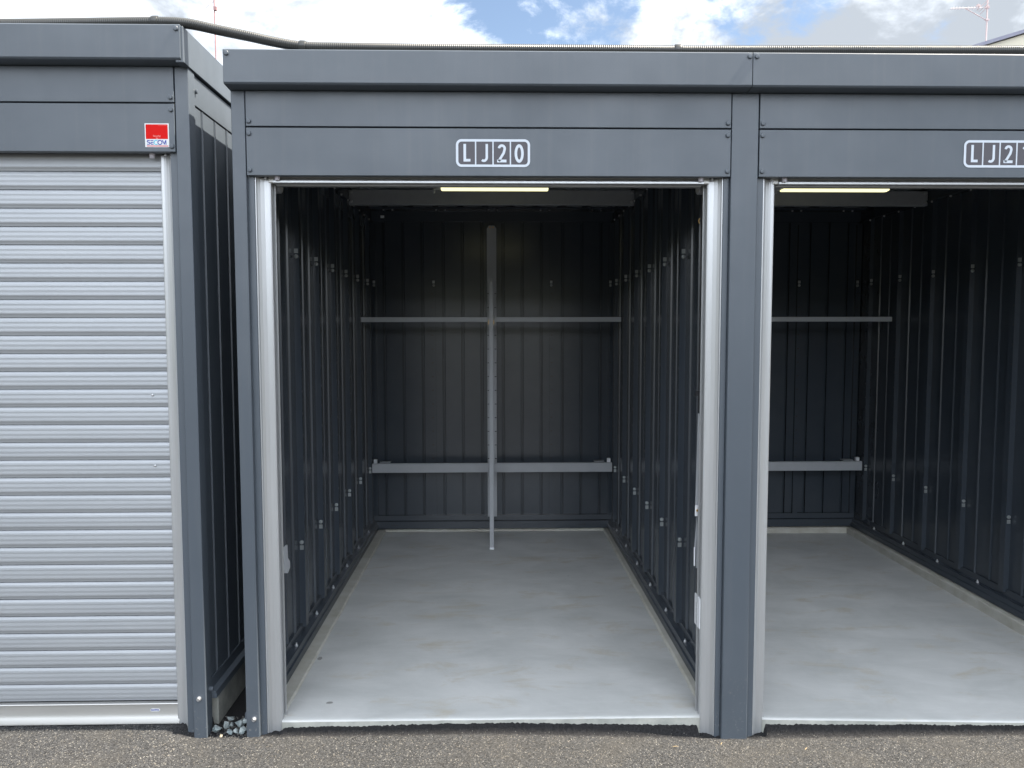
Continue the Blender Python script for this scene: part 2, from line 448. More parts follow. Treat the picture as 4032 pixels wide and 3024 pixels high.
# shared small pieces
bolt_prof = [(0.0104, 0), (0.0104, 0.0012), (0.0093, 0.0014), (0.0090, 0.0056), (0.0078, 0.0072), (0.003, 0.0076)]
bolt_me = MB().lathe((0, 0, 0), (0, -1, 0), bolt_prof, 14).mesh('bolt', M['paint'])
zbolt_me = MB().lathe((0, 0, 0), (0, -1, 0), [(0.0095, 0), (0.0095, 0.003), (0.008, 0.0032), (0.0078, 0.010), (0.0065, 0.012)], 12).mesh('bolt', M['zinc'])
upbolt_me = MB().lathe((0, 0, 0), (0, 0, 1), [(0.004, 0), (0.007, 0.002), (0.007, 0.011)], 8).mesh('bolt', M['zinc'])
def bolt(parent, x, y, z, me=None):
    # a bolt head pointing towards -y, parent has its own location
    return link('bolt', me or bolt_me, parent, loc=(x, y, z), smooth=False)
for me in (bolt_me, zbolt_me):
    for p in me.polygons: p.use_smooth = False
# wall clip: bright plate + screw, pointing +x (left wall) ; mirrored mesh for right wall
def clip_mesh(sx, low):
    # plate and screw head fixed to the side of a rib, facing the door (-y)
    m = MB(); s = -1 if low else 1
    m.box(-0.009, 0.009, -0.005, 0, *sorted((s * 0.012, s * 0.034)))
    m.lathe((0, 0, -s * 0.004), (0, -1, 0), [(0.0105, 0), (0.0105, 0.005), (0.008, 0.009), (0.004, 0.010)], 10)
    return m.mesh('wall_clip', M['clip'])
CLIPS = {(sx, low): clip_mesh(sx, low) for sx in (-1, 1) for low in (0, 1)}

YB = 3.12      # back wall plane
def inner_wall(parent, xw, sx, zt=2.52, zb=0.14):
    """side wall seen from inside; xw = plane of the flat sheet, sx = direction of the room"""
    prof = [(xw, 0.10)]
    ribs = [0.40 + 0.4225 * k for k in range(7)]
    def add(y, d): prof.append((xw + sx * d, y))
    y = 0.10
    ev = []
    for r in ribs:
        ev.append(('rib', r))
        for q in (0.141, 0.282): ev.append(('rdg', r + q))
    ev.append(('rdg', 0.20)); ev.append(('rdg', 0.30))
    for k, yy in sorted(ev, key=lambda e: e[1]):
        if yy > 3.05: continue
        if k == 'rib':
            add(yy - 0.025, 0); add(yy - 0.024, 0.030); add(yy + 0.021, 0.030); add(yy + 0.026, 0)
        else:
            add(yy - 0.008, 0); add(yy - 0.005, 0.009); add(yy + 0.004, 0.009); add(yy + 0.008, 0)
    add(3.11, 0)
    m = MB().sheet(prof, (-sx * 0.0015, 0), 'z', zb, zt)
    for r in ribs:      # punched slots down the ribs
        for k in range(13):
            z = 0.68 + 0.111 * k
            a = xw + sx * 0.0302
            m.box(*sorted((a, a + sx * 0.0006)), r - 0.021, r - 0.014, z - 0.006, z + 0.006, 1)
    w = m.build('side_wall', [M['inner'], M['black']], parent)
    for r in ribs[1:]:
        for z, low in ((2.02, 0), (0.575, 1)):
            link('wall_clip', CLIPS[(sx, low)], w, loc=(xw + sx * 0.016, r - 0.0255, z))
    return w

def build_back(parent, xc, hw=0.992):
    prof = []
    def add(x, d): prof.append((x, YB - d))
    strips = [xc - 0.952, xc - 0.4775, xc, xc + 0.4775, xc + 0.952]
    prof.append((xc - hw, YB))
    for b in range(4):
        x0 = strips[b]
        for o in (0.085, 0.238, 0.392):
            x = x0 + o
            add(x - 0.012, 0); add(x - 0.009, 0.006); add(x - 0.0045, 0.006); add(x - 0.0042, -0.026); add(x + 0.0042, -0.026); add(x + 0.0045, 0.006); add(x + 0.009, 0.006); add(x + 0.012, 0)
    prof.append((xc + hw, YB))
    w = MB().sheet(prof, (0, 0.0015), 'z', 0.14, 2.52).build('back_wall', M['inner'], parent)
    for i, x in enumerate(strips):
        if i == 2: continue
        s = MB().box(x - 0.02, x + 0.02, YB - 0.024, YB - 0.002, 0.15, 2.5)
        for k in range(14):
            z = 0.625 + 0.1105 * k
            s.box(x - 0.012, x + 0.003, YB - 0.0248, YB - 0.0243, z - 0.0045, z + 0.0045, 1)
        st = s.build('slotted_strip', [M['inner'], M['black']], w)
        link('wall_clip', CLIPS[(1 if x < xc else -1, 0)], st, loc=(x + (0.008 if x < xc else -0.008), YB - 0.024, 2.02))
    return w

def rail_profile(sx, xw):
    # bottom track along a side wall, (x, z)
    q = [(0.0, 0.158), (0.012, 0.158), (0.014, 0.120), (0.040, 0.114), (0.044, 0.090), (0.052, 0.086), (0.056, 0.056), (0.0, 0.056)]
    return [(xw + sx * a, b) for a, b in q]

# ------------------------------------------------------------------ GROUND
def lerp(a, b, t): t = max(0, min(1, t)); return a + (b - a) * t
def sstep(a, b, t): t = max(0.0, min(1.0, (t - a) / (b - a))); return t * t * (3 - 2 * t)
def gbase(x):
    if x > 0: return lerp(0, -0.033, x / 0.95)
    return 0.031 * sstep(-1.20, -1.36, x) if x < -1.20 else 0.0
def amp(x):
    # height of the asphalt lip pushed up against slab or shutter
    if x < -1.19: return 0.030 - 0.028 * sstep(-1.24, -1.36, x)
    if x < -1.00: return 0.0
    if x < 1.0: return lerp(0.017, 0.036, (x + 0.87) / 1.74)
    return 0.040 - 0.018 * max(0, x - 1.1)
def ground_z(x, y):
    lip = 1.0
    if x > -1.0:      # no lip where the door guides and pillars stand
        d = abs(((x + 0.020 + 1.0) % 2.0) - 1.0); lip = sstep(0.866, 0.856, d) if x < 1.0 or x > 1.1 else 0.0
    z = gbase(x) + sstep(-0.012, 0.03, y) * amp(x) * lip
    if -2.6 < x < 3 and -0.35 < y < 0.08:
        w = sstep(-0.35, -0.25, y)
        z += w * (0.0016 * noise.noise((x * 130, y * 130, 0)) + 0.0018 * noise.noise((x * 37, y * 37, 3)) + 0.002 * noise.noise((x * 9, y * 9, 1)))
        if y > 0.005: z += 0.0060 * noise.noise((x * 85, y * 70, 7)) + 0.003 * noise.noise((x * 22, y * 20, 2))
    return z - 0.002
xs = [-900, -200, -60, -20, -8, -4] + [-2.4 + 0.0042 * i for i in range(int(4.9 / 0.0042))] + [2.6, 4, 8, 20, 60, 200, 900]
ys = [-900, -200, -60, -20, -8, -3, -1.5, -0.9, -0.6, -0.35] + [-0.25 + 0.0045 * i for i in range(int(0.33 / 0.0045))] + [0.12, 0.3, 1, 3.4, 6, 20, 60, 200, 900]
g = MB()
nx, ny = len(xs), len(ys)
g.v = [(x, y, ground_z(x, y) if abs(x) < 900 else -0.03) for y in ys for x in xs]
g.f = [(j * nx + i, j * nx + i + 1, (j + 1) * nx + i + 1, (j + 1) * nx + i) for j in range(ny - 1) for i in range(nx - 1)]
g.mi = [0] * len(g.f)
go = g.build('asphalt_ground', M['asphalt'], smooth=True)
tag(go, kind='structure')

# unseen dark ridge added all round to block low sky and darken steel reflections
hm = MB(); NH = 180
for i in range(NH):
    a = 2 * math.pi * i / NH
    h = 10.5 + 3.0 * noise.noise((math.cos(a) * 2.2, math.sin(a) * 2.2, 4)) + 1.5 * noise.noise((math.cos(a) * 9, math.sin(a) * 9, 1))
    for r_, z_ in ((70, -1), (74, h * 0.55), (84, h), (110, h * 0.9), (130, -1)):
        hm.v.append((r_ * math.cos(a), r_ * math.sin(a) - 3, z_ + (0.8 * noise.noise((a * 30, r_, 0)) if z_ > 0 else 0)))
hm.f = [(i * 5 + j, ((i + 1) % NH) * 5 + j, ((i + 1) % NH) * 5 + j + 1, i * 5 + j + 1) for i in range(NH) for j in range(4)]
hm.mi = [0] * len(hm.f)
tag(hm.build('horizon_blocker', mat('blocker_green', (0.035, 0.045, 0.03), 0.9, var=(0.06, 0.07, 0.05), vscale=0.3), smooth=True), kind='structure')

# concrete floors: one slab per unit
def slab(name, x0, x1, zfl, zfr, zbl, zbr, curb):
    xc = (x0 + x1) / 2 - 0.004; J = 0.8655; m = MB()
    cols = [x0, xc - J - 0.02, xc - J - 0.001] + [xc - J + 2 * J * i / 36 for i in range(37)] + [xc + J + 0.001, xc + J + 0.02, x1]; n = len(cols) - 1
    Y0, Y1 = 0.03, 3.2
    yy = [Y0 + 0.0, Y0 + 0.005, Y0 + 0.012] + [Y0 + 0.03 + (Y1 - Y0 - 0.03) * k / 24 for k in range(25)]
    for y in yy:
        for i in range(n + 1):
            x = cols[i]; t = (x - x0) / (x1 - x0); s = (y - Y0) / (Y1 - Y0)
            z = (zfl * (1 - t) + zfr * t) * (1 - s) + (zbl * (1 - t) + zbr * t) * s
            if y < Y0 + 0.001: z -= 0.006
            elif y < Y0 + 0.006: z -= 0.0015
            z += 0.0006 * noise.noise((x * 5, y * 5, 0)) + (0.0012 * noise.noise((x * 40, 0, 0)) if y < Y0 + 0.013 else 0)
            m.v.append((x, y if abs(x - xc) < J + 0.0005 else max(y, 0.0625 + (y - Y0) * 0.01), z))
    for i in range(n + 1):
        x = cols[i]; m.v.append((x, Y0 + 0.001 * noise.noise((x * 20, 1, 0)) if abs(x - xc) < J + 0.0005 else 0.0625, -0.2))
    w = n + 1
    for j in range(len(yy) - 1):
        for i in range(n): m.f.append((j * w + i, j * w + i + 1, (j + 1) * w + i + 1, (j + 1) * w + i))
    b = len(yy) * w
    k0 = len(m.f)
    for i in range(n): m.f.append((i, b + i, b + i + 1, i + 1))
    m.mi = [0] * k0 + [1] * n
    o = m.build(name, [M['concrete'], M['found']], smooth=False)
    for p in o.data.polygons: p.use_smooth = True
    tag(o, kind='structure')
    # upstand on which the steel track sits
    k = MB(); xc = (x0 + x1) / 2
    def strip(a, b2, axis):
        # rounded concrete kerb with a wavering inner edge
        vs = []; N2 = 60
        for i in range(N2 + 1):
            t = i / N2
            wv = 0.003 * noise.noise((t * 14, a, 2)) + 0.0015 * noise.noise((t * 60, a, 5))
            if axis == 'y':
                y = 0.06 + (3.13 - 0.06) * t
                vs += [(a, y, -0.1), (a, y, curb), (b2 + wv - (0.008 if b2 > a else -0.008), y, curb), (b2 + wv, y, curb - 0.006), (b2 + wv, y, -0.1)]
            else:
                x = x0 + (x1 - x0) * t
                vs += [(x, a, -0.1), (x, a, curb), (x, b2 + wv + 0.008, curb), (x, b2 + wv, curb - 0.006), (x, b2 + wv, -0.1)]
        fs = [(i * 5 + j, i * 5 + j + 1, i * 5 + j + 6, i * 5 + j + 5) for i in range(N2) for j in range(4)]
        fs += [(0, 1, 2, 3, 4), tuple(N2 * 5 + q for q in (4, 3, 2, 1, 0))]
        k.add(vs, fs)
    strip(xc - 0.98, xc - 0.870, 'y'); strip(xc + 0.98, xc + 0.885, 'y'); strip(3.18, 3.045, 'x')
    ko = k.build(name.replace('floor', 'kerb'), M['curb'])
    for p in ko.data.polygons: p.use_smooth = False
    tag(ko, kind='structure')
slab('concrete_floor', -1.0, 0.972, 0.044, 0.042, 0.036, 0.036, 0.052)
slab('concrete_floor', 0.992, 2.97, 0.032, -0.018, 0.008, 0.002, 0.050)

# ------------------------------------------------------------------ BUILDING pieces
XC = -0.018
def guide_rail(parent, xo, s, zt, zb):
    """aluminium shutter guide; xo = outer edge, s = direction of the opening (plan profile)"""
    P = [(0, 0.030), (0, 0.014), (0.004, 0.014), (0.007, 0.020), (0.016, 0.029), (0.030, 0.036), (0.040, 0.038), (0.050, 0.038), (0.054, 0.040), (0.056, 0.046), (0.056, 0.058), (0.048, 0.058), (0.048, 0.052), (0.005, 0.052)]
    m = MB().prism([(xo + s * a, b) for a, b in P], 'z', zb, zt)
    o = m.build('guide_rail', M['alu'], parent)
    # dark box standing in for the shade in the curtain slot, and rear flange
    MB().box(*sorted((xo + s * 0.020, xo + s * 0.050)), 0.059, 0.074, zb + 0.03, zt).build('slot_shade', M['dark'], o)
    MB().box(*sorted((xo + s * 0.01, xo + s * 0.0615)), 0.076, 0.082, zb + 0.03, zt).build('rail_flange', M['alu'], o, bevel=0.001)
    return o

def header(parent, x0, x1, z0, z1, top=True):
    """one steel header panel with folded edges"""
    yf = -0.014
    m = MB().box(x0 + 0.002, x1 - 0.002, yf, 0.02, z0, z1 - 0.002)
    o = m.build('header_panel', M['paint'], parent, bevel=0.0018)
    return o
def header_set(parent, xa, xb, dz, left_bolts=True, right_bolts=True):
    jz, bz, tz = 2.4296 + dz, 2.2464 + dz, 2.568 + dz
    p1 = header(parent, xa, xb, jz + 0.0035, tz); p2 = header(parent, xa, xb, bz, jz)
    MB().box(xa + 0.01, xb - 0.01, 0.012, 0.03, bz + 0.02, tz).build('header_backing', M['black'], parent)
    for x, f in ((xa + 0.0135, left_bolts), (xb - 0.0143, right_bolts)):
        if f:
            bolt(p1, x, -0.014, 2.4520 + dz); bolt(p2, x, -0.014, 2.4055 + dz); bolt(p2, x, -0.014, 2.2672 + dz)
    return p1, p2
FZ0, FZ1, FY = 2.5715, 2.700, -0.078
def fascia(parent, x0, x1, dz, bolts):
    # folded fascia: front face, soffit return, top lip
    P = [(0.004, FZ0 - 0.004 + dz), (FY + 0.006, FZ0 + dz), (FY, FZ0 + 0.006 + dz), (FY, FZ1 + dz - 0.004), (FY + 0.004, FZ1 + dz), (0.03, FZ1 + dz), (0.03, FZ1 - 0.01 + dz), (0.004, FZ1 - 0.01 + dz)]
    o = MB().prism(P, 'x', x0, x1).build('fascia', M['paint'], parent, bevel=0.0015)
    for x in bolts: bolt(o, x, FY, 2.6835 + dz)
    return o

# ------------------------------------------------------------------ CENTRAL BUILDING (two open units)
B = thing('storage_building', 'dark grey steel storage building with two open empty units under signs LJ20 and LJ21', 'storage building')
def flank(name, x0, x1, strips):
    m = MB().box(x0, x1, -0.012, 0.12, -0.12, 2.567)
    for a, b in strips: m.box(a, b, 0.009, 0.1, -0.12, 2.567)
    o = m.build(name, M['paint'], B, bevel=0.0035, seg=3)
    return o
cp = flank('corner_post', -1.0145, -0.9615, [(-0.9645, -0.937)])
bolt(cp, -0.982, -0.012, 0.075, zbolt_me)
flank('middle_pillar', 0.926, 1.0320, [(0.9025, 0.926), (1.0320, 1.0625)])
for xo in (2.0, 4.0): flank('middle_pillar', 0.929 + xo, 1.0355 + xo, [(0.9025 + xo, 0.929 + xo), (1.0355 + xo, 1.0625 + xo)])
flank('corner_post', 6.9285, 6.982, [(6.901, 6.9285)])
fascia(B, -1.018, 0.981, 0, [-1.004, 0.970])
fascia(B, 0.983, 2.982, 0, [0.997, 2.966])
header_set(B, -0.960, 0.9245, 0)
header_set(B, 1.0335, 2.928, 0)
for xo in (4.0, 6.0):      # the two closed units further along the row
    fascia(B, -1.017 + xo, 0.981 + xo, 0, [-1.003 + xo, 0.968 + xo]); header_set(B, -0.963 + xo, 0.928 + xo, 0)
# side fascias, outer side walls, back, roof
def outer_shell(P, xl, xr, dz, right_visible):
    for x, s in ((xl, -1), (xr, 1)):
        sf = MB().box(*sorted((x - s * 0.02, x + s * 0.011)), FY + 0.003, 3.2, 2.652 + dz - 0.09, FZ1 + dz - 0.003)
        if dz == 0: sf = MB().box(*sorted((x - s * 0.02, x - s * 0.0005)), 0.03, 3.2, 2.565, FZ1 - 0.003)
        else: sf = MB().box(*sorted((x - s * 0.02, x + s * 0.011)), -0.07, 3.2, 2.651, FZ1 + dz - 0.0035)
        sf.build('side_fascia', M['paint'], P, bevel=0.003)
        band = MB().box(*sorted((x - s * 0.02, x - s * 0.0015)), 0.045, 3.18, 2.5315, 2.646) if dz else MB().box(*sorted((x - s * 0.02, x - s * 0.004)), 0.1, 3.18, 2.44, 2.56)
        band.build('side_band', M['paint'], P, bevel=0.002)
        prof = []
        y = 0.03; xx = x - s * 0.006
        prof.append((xx, 0.02))
        k = 0
        while 0.136 + 0.1405 * k < 3.1:
            yr = 0.136 + 0.1405 * k
            prof += [(xx, yr - 0.007), (xx - s * 0.008, yr - 0.004), (xx - s * 0.008, yr + 0.001), (xx + s * 0.004, yr + 0.004), (xx + s * 0.004, yr + 0.008), (xx, yr + 0.011)]
            k += 1
        prof.append((xx, 3.17))
        MB().sheet(prof, (-s * 0.002, 0), 'z', 0.19 if dz else 0.1, 2.5275 if dz else 2.44).build('outer_wall', M['paint'], P)
        zr = 0.212 if dz else 0.12
        tr = MB().prism([(x - s * 0.03, zr), (x - s * 0.001, zr), (x - s * 0.001, zr - 0.045), (x + s * 0.022, zr - 0.05), (x + s * 0.024, zr - 0.078), (x + s * 0.014, zr - 0.078), (x - s * 0.03, zr - 0.078)], 'y', 0.05, 3.18)
        tr.build('outer_track', M['paint'], P, bevel=0.0015)
    MB().box(xl + 0.01, xr - 0.01, 3.17, 3.19, 0.0, FZ1 + dz - 0.01).build('rear_wall', M['paint'], P)
    m = MB()
    prof = [(xl + 0.02, FZ1 + dz - 0.075)]
    x = xl + 0.1
    while x < xr - 0.1:
        prof += [(x, FZ1 + dz - 0.075), (x + 0.02, FZ1 + dz - 0.045), (x + 0.06, FZ1 + dz - 0.045), (x + 0.08, FZ1 + dz - 0.075)]; x += 0.2
    prof.append((xr - 0.02, FZ1 + dz - 0.075))
    m.sheet(prof, (0, 0.002), 'y', 0.02, 3.17)
    m.build('roof_sheet', M['beam'] if dz == 0 else M['paint'], P)
outer_shell(B, -1.018, 6.982, 0, False)
MB().box(-0.99, 6.96, 0.035, 3.165, 2.672, 2.69).build('roof_deck', M['paint'], B)

for k, xc in enumerate((XC, XC + 2.0)):
    WL = xc - 0.982; WR = xc + 0.976
    inner_wall(B, WL, 1); inner_wall(B, WR, -1)
    build_back(B, xc - 0.003)
    for xw, s in ((WL, 1), (WR, -1)):
        t = MB().prism(rail_profile(s, xw), 'y', 0.09, YB - 0.02).build('bottom_track', M['inner'], B, bevel=0.0015)
        for j in range(7):
            y = 0.61 + 0.4225 * j
            if y > 3.0: continue
            MB().lathe((xw + s * 0.028, y, 0.116), (0, 0, 1), [(0.008, 0), (0.008, 0.007), (0.004, 0.012), (0.004, 0.018)], 8).build('bolt', M['zinc'], t)
        tr = MB().prism([(xw - s * 0.01, 2.515), (xw + s * 0.030, 2.515), (xw + s * 0.030, 2.527), (xw + s * 0.020, 2.532), (xw + s * 0.020, 2.62), (xw - s * 0.01, 2.62)], 'y', 0.10, YB).build('top_track', M['inner'], B, bevel=0.001)
        for j in range(12):
            link('bolt', upbolt_me, tr, loc=(xw + s * 0.031, 0.61 + 0.21 * j, 2.505))
    bt = MB().prism([(YB, 0.158), (YB - 0.03, 0.158), (YB - 0.032, 0.118), (YB - 0.058, 0.114), (YB - 0.06, 0.056), (YB, 0.056)], 'x', WL + 0.01, WR - 0.01)
    q = bt
    for xx in (xc - 0.80, xc + 0.72):
        for d in (-0.02, 0, 0.02): q.lathe((xx + d, YB - 0.0598, 0.086), (0, -1, 0), [(0.005, 0), (0.005, 0.0006)], 8, 1)
    bto = bt.build('bottom_track', [M['inner'], M['black']], B)
    bf = MB().prism([(YB, 2.52), (YB - 0.02, 2.52), (YB - 0.022, 2.60), (YB - 0.10, 2.605), (YB - 0.10, 2.622), (YB, 2.622)], 'x', WL, WR).build('top_track', M['inner'], B, bevel=0.001)
    for j in range(5):
        for d in (-0.035, 0.035):
            link('bolt', upbolt_me, bf, loc=(xc - 0.82 + 0.41 * j + d, YB - 0.085, 2.594))
    # roof beam with end bolts
    be = MB().box(xc - 0.958, xc + 0.956, 2.150, 2.200, 2.495, 2.592)
    beo = be.build('roof_beam', M['beam'], B, bevel=0.003)
    for x in (xc - 0.94, xc + 0.938):
        for z in (2.515, 2.576): bolt(beo, x, 2.150, z, zbolt_me)
    MB().box(xc - 0.95, xc + 0.95, 1.44, 1.52, 2.555, 2.60).build('lamp_rail', M['inner'], B)
    # raised curtain: bottom bar just under the header panel
    XL, XR = xc - 0.868, xc + 0.868
    lin = MB().prism([(0.034, 2.268), (0.034, 2.229), (0.036, 2.227), (0.060, 2.227), (0.060, 2.268)], 'x', xc - 0.872, xc + 0.872).build('lintel', M['bar'], B, bevel=0.001)
    bar = MB().prism([(0.030, 2.236), (0.022, 2.234), (0.022, 2.2255), (0.028, 2.2235), (0.066, 2.2255), (0.068, 2.2225), (0.100, 2.2225), (0.102, 2.246), (0.034, 2.246)], 'x', xc - 0.852, xc + 0.848).build('bottom_bar', M['alu'], B, bevel=0.001)
    for x in (XL + 0.035, XR - 0.035):
        MB().lathe((x, 0.018, 2.256), (0, 0, -1), [(0.0125, 0), (0.0115, 0.0), (0.0095, 0.022), (0.0085, 0.0235)], 18).build('stopper', M['stopper'], B, smooth=False, bevel=0.0008)
    for x in (XL - 0.012, XR + 0.012):
        MB().lathe((x, 0.030, 2.2435), (0, -1, 0), [(0.006, 0), (0.006, 0.006), (0.004, 0.009)], 6).build('bolt', M['zinc'], B)
    for x, s in ((XL - 0.006, 1), (XR + 0.006, -1)):
        MB().lathe((x, 0.145, 2.235), (s, 0, 0), [(0.030, 0), (0.030, 0.018), (0.026, 0.022)], 24).build('roller_cap', M['beam'], B, bevel=0.001)
    MB().lathe((xc - 0.86, 0.145, 2.31), (1, 0, 0), [(0.07, 0), (0.07, 1.72)], 28).build('shutter_roll', M['slat'], B, smooth=True)
    guide_rail(B, xc - 0.919, 1, 2.2455, -0.06)
    guide_rail(B, xc + 0.9205, -1, 2.2455, -0.06)
    # latch plate on the left guide
    lp = MB()
    lp.prism([(0.105, 0.748), (0.150, 0.748), (0.155, 0.690), (0.185, 0.665), (0.185, 0.640), (0.150, 0.625), (0.105, 0.640)], 'x', xc - 0.866, xc - 0.860)
    lp.build('latch_plate', M['rail'], B, bevel=0.001)
# small data plate at the back left corner of the first unit
MB().box(-0.905, -0.877, YB - 0.028, YB - 0.0265, 2.546, 2.566).build('data_plate', M['white'], B)

# lock rod of the shutter at the right guide of the first unit
lr = MB()
lr.prism([(0.8455, 1.30), (0.8540, 1.30), (0.8540, 0.90), (0.8395, 0.90)], 'y', 0.115, 0.122)
ro = lr.build('lock_rod', M['rail'], B)
pb = MB().box(0.8365, 0.8525, 0.108, 0.114, 0.868, 0.914).build('pivot_plate', M['white'], ro, bevel=0.001)
MB().lathe((0.8445, 0.108, 0.893), (0, -1, 0), [(0.005, 0), (0.005, 0.006), (0.003, 0.009)], 8).build('pivot_screw', M['brass'], ro)
MB().prism([(0.8455, 0.868), (0.8495, 0.868), (0.8415, 0.735), (0.8370, 0.735)], 'y', 0.112, 0.117).build('rod', M['rail'], ro)
MB().box(0.8345, 0.8395, 0.108, 0.114, 0.655, 0.735).build('hook_plate', M['white'], ro, bevel=0.0008)
MB().box(0.8455, 0.8510, 0.112, 0.118, 0.645, 0.868).build('rod', M['rail'], ro)
sp = MB()
pts = [(0.8515 + 0.0025 * math.cos(k * 1.3), 0.12 + 0.0025 * math.sin(k * 1.3), 0.645 - 0.0011 * k) for k in range(120)]
sp.tube(pts, 0.0012, 5); sp.build('spring', M['dark'], ro)
sp = MB()
pts = [(0.853 + 0.004 * math.cos(k * 1.3), 0.14 + 0.004 * math.sin(k * 1.3), 2.20 - 0.0016 * k) for k in range(560)]
sp.tube(pts, 0.0016, 5); sp.build('spring', M['dark'], ro)
MB().tube([(0.840, 0.12, 2.105), (0.836, 0.12, 2.095), (0.839, 0.12, 2.085)], 0.0025, 6).build('spring_hook', M['brass'], ro)
MB().box(0.8385, 0.8515, 0.125, 0.145, 1.375, 1.392).build('spring_clamp', M['dark'], ro)

# ------------------------------------------------------------------ LEFT BUILDING
DZ = 0.088
CL = -2.177
A = thing('storage_building', 'dark grey steel storage building at left with closed silver roller shutter and red security sticker', 'storage building')
ap = MB().box(-1.2265, -1.173, -0.012, 0.05, -0.1, 2.655).box(-1.258, -1.2265, 0.006, 0.05, -0.1, 2.655).build('corner_post', M['paint'], A, bevel=0.0035, seg=3)
bolt(ap, -1.2015, -0.012, 0.163, zbolt_me)
MB().box(-3.177, -3.1235, 0.0, 0.05, -0.1, 2.655).box(-3.1235, -3.096, 0.006, 0.05, -0.1, 2.655).build('corner_post', M['paint'], A, bevel=0.0035, seg=3)
fascia(A, -3.177, -1.1745, DZ, [-3.16, -1.188])
header_set(A, -3.1225, -1.2275, DZ)
outer_shell(A, -3.177, -1.177, DZ, True)
MB().box(-3.15, -1.20, 0.035, 3.165, 2.760, 2.778).build('roof_deck', M['paint'], A)
sbt = MB().lathe((-1.1785, 0.062, 2.585), (1, 0, 0), [(0.0104, 0), (0.0095, 0.0045), (0.0085, 0.011), (0.004, 0.012)], 12); sbt.build('bolt', M['paint'], A)
MB().lathe((-1.1785, 0.028, 0.185), (1, 0, 0), [(0.010, 0), (0.010, 0.016), (0.008, 0.02)], 10).build('bolt', M['paint'], A)
guide_rail(A, CL - 0.919, 1, 2.3335, 0.0)
guide_rail(A, -1.2565, -1, 2.3335, 0.0)
# roller shutter curtain
SX0, SX1 = CL - 0.872, -1.309
prof = []
zt = 2.3435; p = 0.07165; ysh = 0.055
def slatprof(z):
    q = [(0.0, 0.0030), (0.05, 0.0000), (0.13, -0.0020), (0.22, -0.0028), (0.28, -0.0024), (0.33, -0.0023), (0.39, -0.0028), (0.47, -0.0034), (0.55, -0.0030), (0.60, -0.0028), (0.66, -0.0032), (0.73, -0.0034), (0.78, -0.0026), (0.86, 0.0008), (0.955, 0.0030), (0.958, 0.0115), (0.998, 0.0115)]
    return [(ysh + b, z - a * p) for a, b in q]
k = 0
prof = slatprof(zt + p) 
while zt - (k + 1) * p > 0.11:
    prof += slatprof(zt - k * p); k += 1
prof = [q for q in prof if q[1] > 0.119]
sh = thing_dummy = None
curtain = MB().sheet(prof, (0.002, 0), 'x', SX0, SX1).build('shutter_curtain', M['slat'], A, smooth=False)
MB().box(SX0, SX1, ysh + 0.020, ysh + 0.022, 0.10, 2.36).build('curtain_backing', M['black'], curtain)
for x, z in ((-1.3763, 1.3896), (-1.3746, 1.1033)):
    MB().lathe((x, ysh - 0.004, z), (0, -1, 0), [(0.0048, 0), (0.0045, 0.002), (0.002, 0.0032)], 12).build('rivet', M['zinc'], curtain)
bb = MB().prism([(0.062, 0.120), (0.040, 0.120), (0.038, 0.1165), (0.046, 0.113), (0.046, 0.075), (0.041, 0.060), (0.034, 0.042), (0.033, 0.036), (0.058, 0.036)], 'x', SX0, SX1 + 0.006).build('shutter_bottom_bar', M['bar'], A, bevel=0.0008)
MB().box(SX0, SX1 - 0.002, 0.040, 0.06, 0.026, 0.036).build('rubber_seal', M['dark'], bb)
for x in (-1.335, -2.99):
    MB().lathe((x, 0.024, 2.342), (0, 0, -1), [(0.0125, 0), (0.0115, 0.0), (0.0095, 0.022), (0.0085, 0.0235)], 18).build('stopper', M['stopper'], A, bevel=0.0008)
MB().lathe((-1.283, 0.028, 2.331), (0, -1, 0), [(0.006, 0), (0.006, 0.006), (0.004, 0.009)], 6).build('bolt', M['zinc'], A)
for xo in (4.0, 6.0):
    pf = []; k = 0
    while 2.27 - k * p > 0.06: pf += slatprof(2.27 - k * p); k += 1
    MB().sheet(pf, (0.002, 0), 'x', XC + xo - 0.87, XC + xo + 0.87).build('shutter_curtain', M['slat'], B)
    MB().box(XC + xo - 0.87, XC + xo + 0.87, 0.05, 0.065, -0.03, 0.07).build('shutter_bottom_bar', M['bar'], B, bevel=0.001)
    guide_rail(B, XC + xo - 0.919, 1, 2.2455, -0.06); guide_rail(B, XC + xo + 0.9205, -1, 2.2455, -0.06)
# foundation wall below the left building
fn = MB().box(-3.17, -1.166, 0.10, 3.18, -0.15, 0.132)
fo = fn.build('foundation', M['found'], A, bevel=0.004)

# ------------------------------------------------------------------ conduit
ctl = [(-3.6, 2.812), (-1.9, 2.8175), (-1.30, 2.829), (-1.18, 2.824), (-1.06, 2.800), (-0.95, 2.778), (-0.84, 2.755), (-0.739, 2.7405), (-0.6, 2.738), (0.05, 2.7365), (0.9, 2.7385), (2.08, 2.7435), (3.6, 2.748)]
ctl = [(a * 0.982, 1.6358 + (b - 1.6358) * 0.982) for a, b in ctl]
def catmull(c, x):
    for i in range(len(c) - 1):
        if c[i][0] <= x <= c[i + 1][0]: break
    p0 = c[max(i - 1, 0)]; p1 = c[i]; p2 = c[i + 1]; p3 = c[min(i + 2, len(c) - 1)]
    h = p2[0] - p1[0]; t = (x - p1[0]) / h
    m1 = (p2[1] - p0[1]) / (p2[0] - p0[0]) * h; m2 = (p3[1] - p1[1]) / (p3[0] - p1[0]) * h
    return (2 * t**3 - 3 * t**2 + 1) * p1[1] + (t**3 - 2 * t**2 + t) * m1 + (-2 * t**3 + 3 * t**2) * p2[1] + (t**3 - t**2) * m2
cd = thing('corrugated_conduit', 'long dark grey corrugated conduit running along the roof edges and dipping between the two buildings', 'conduit', (0, 0.0, 0))
pts = []; rad = []
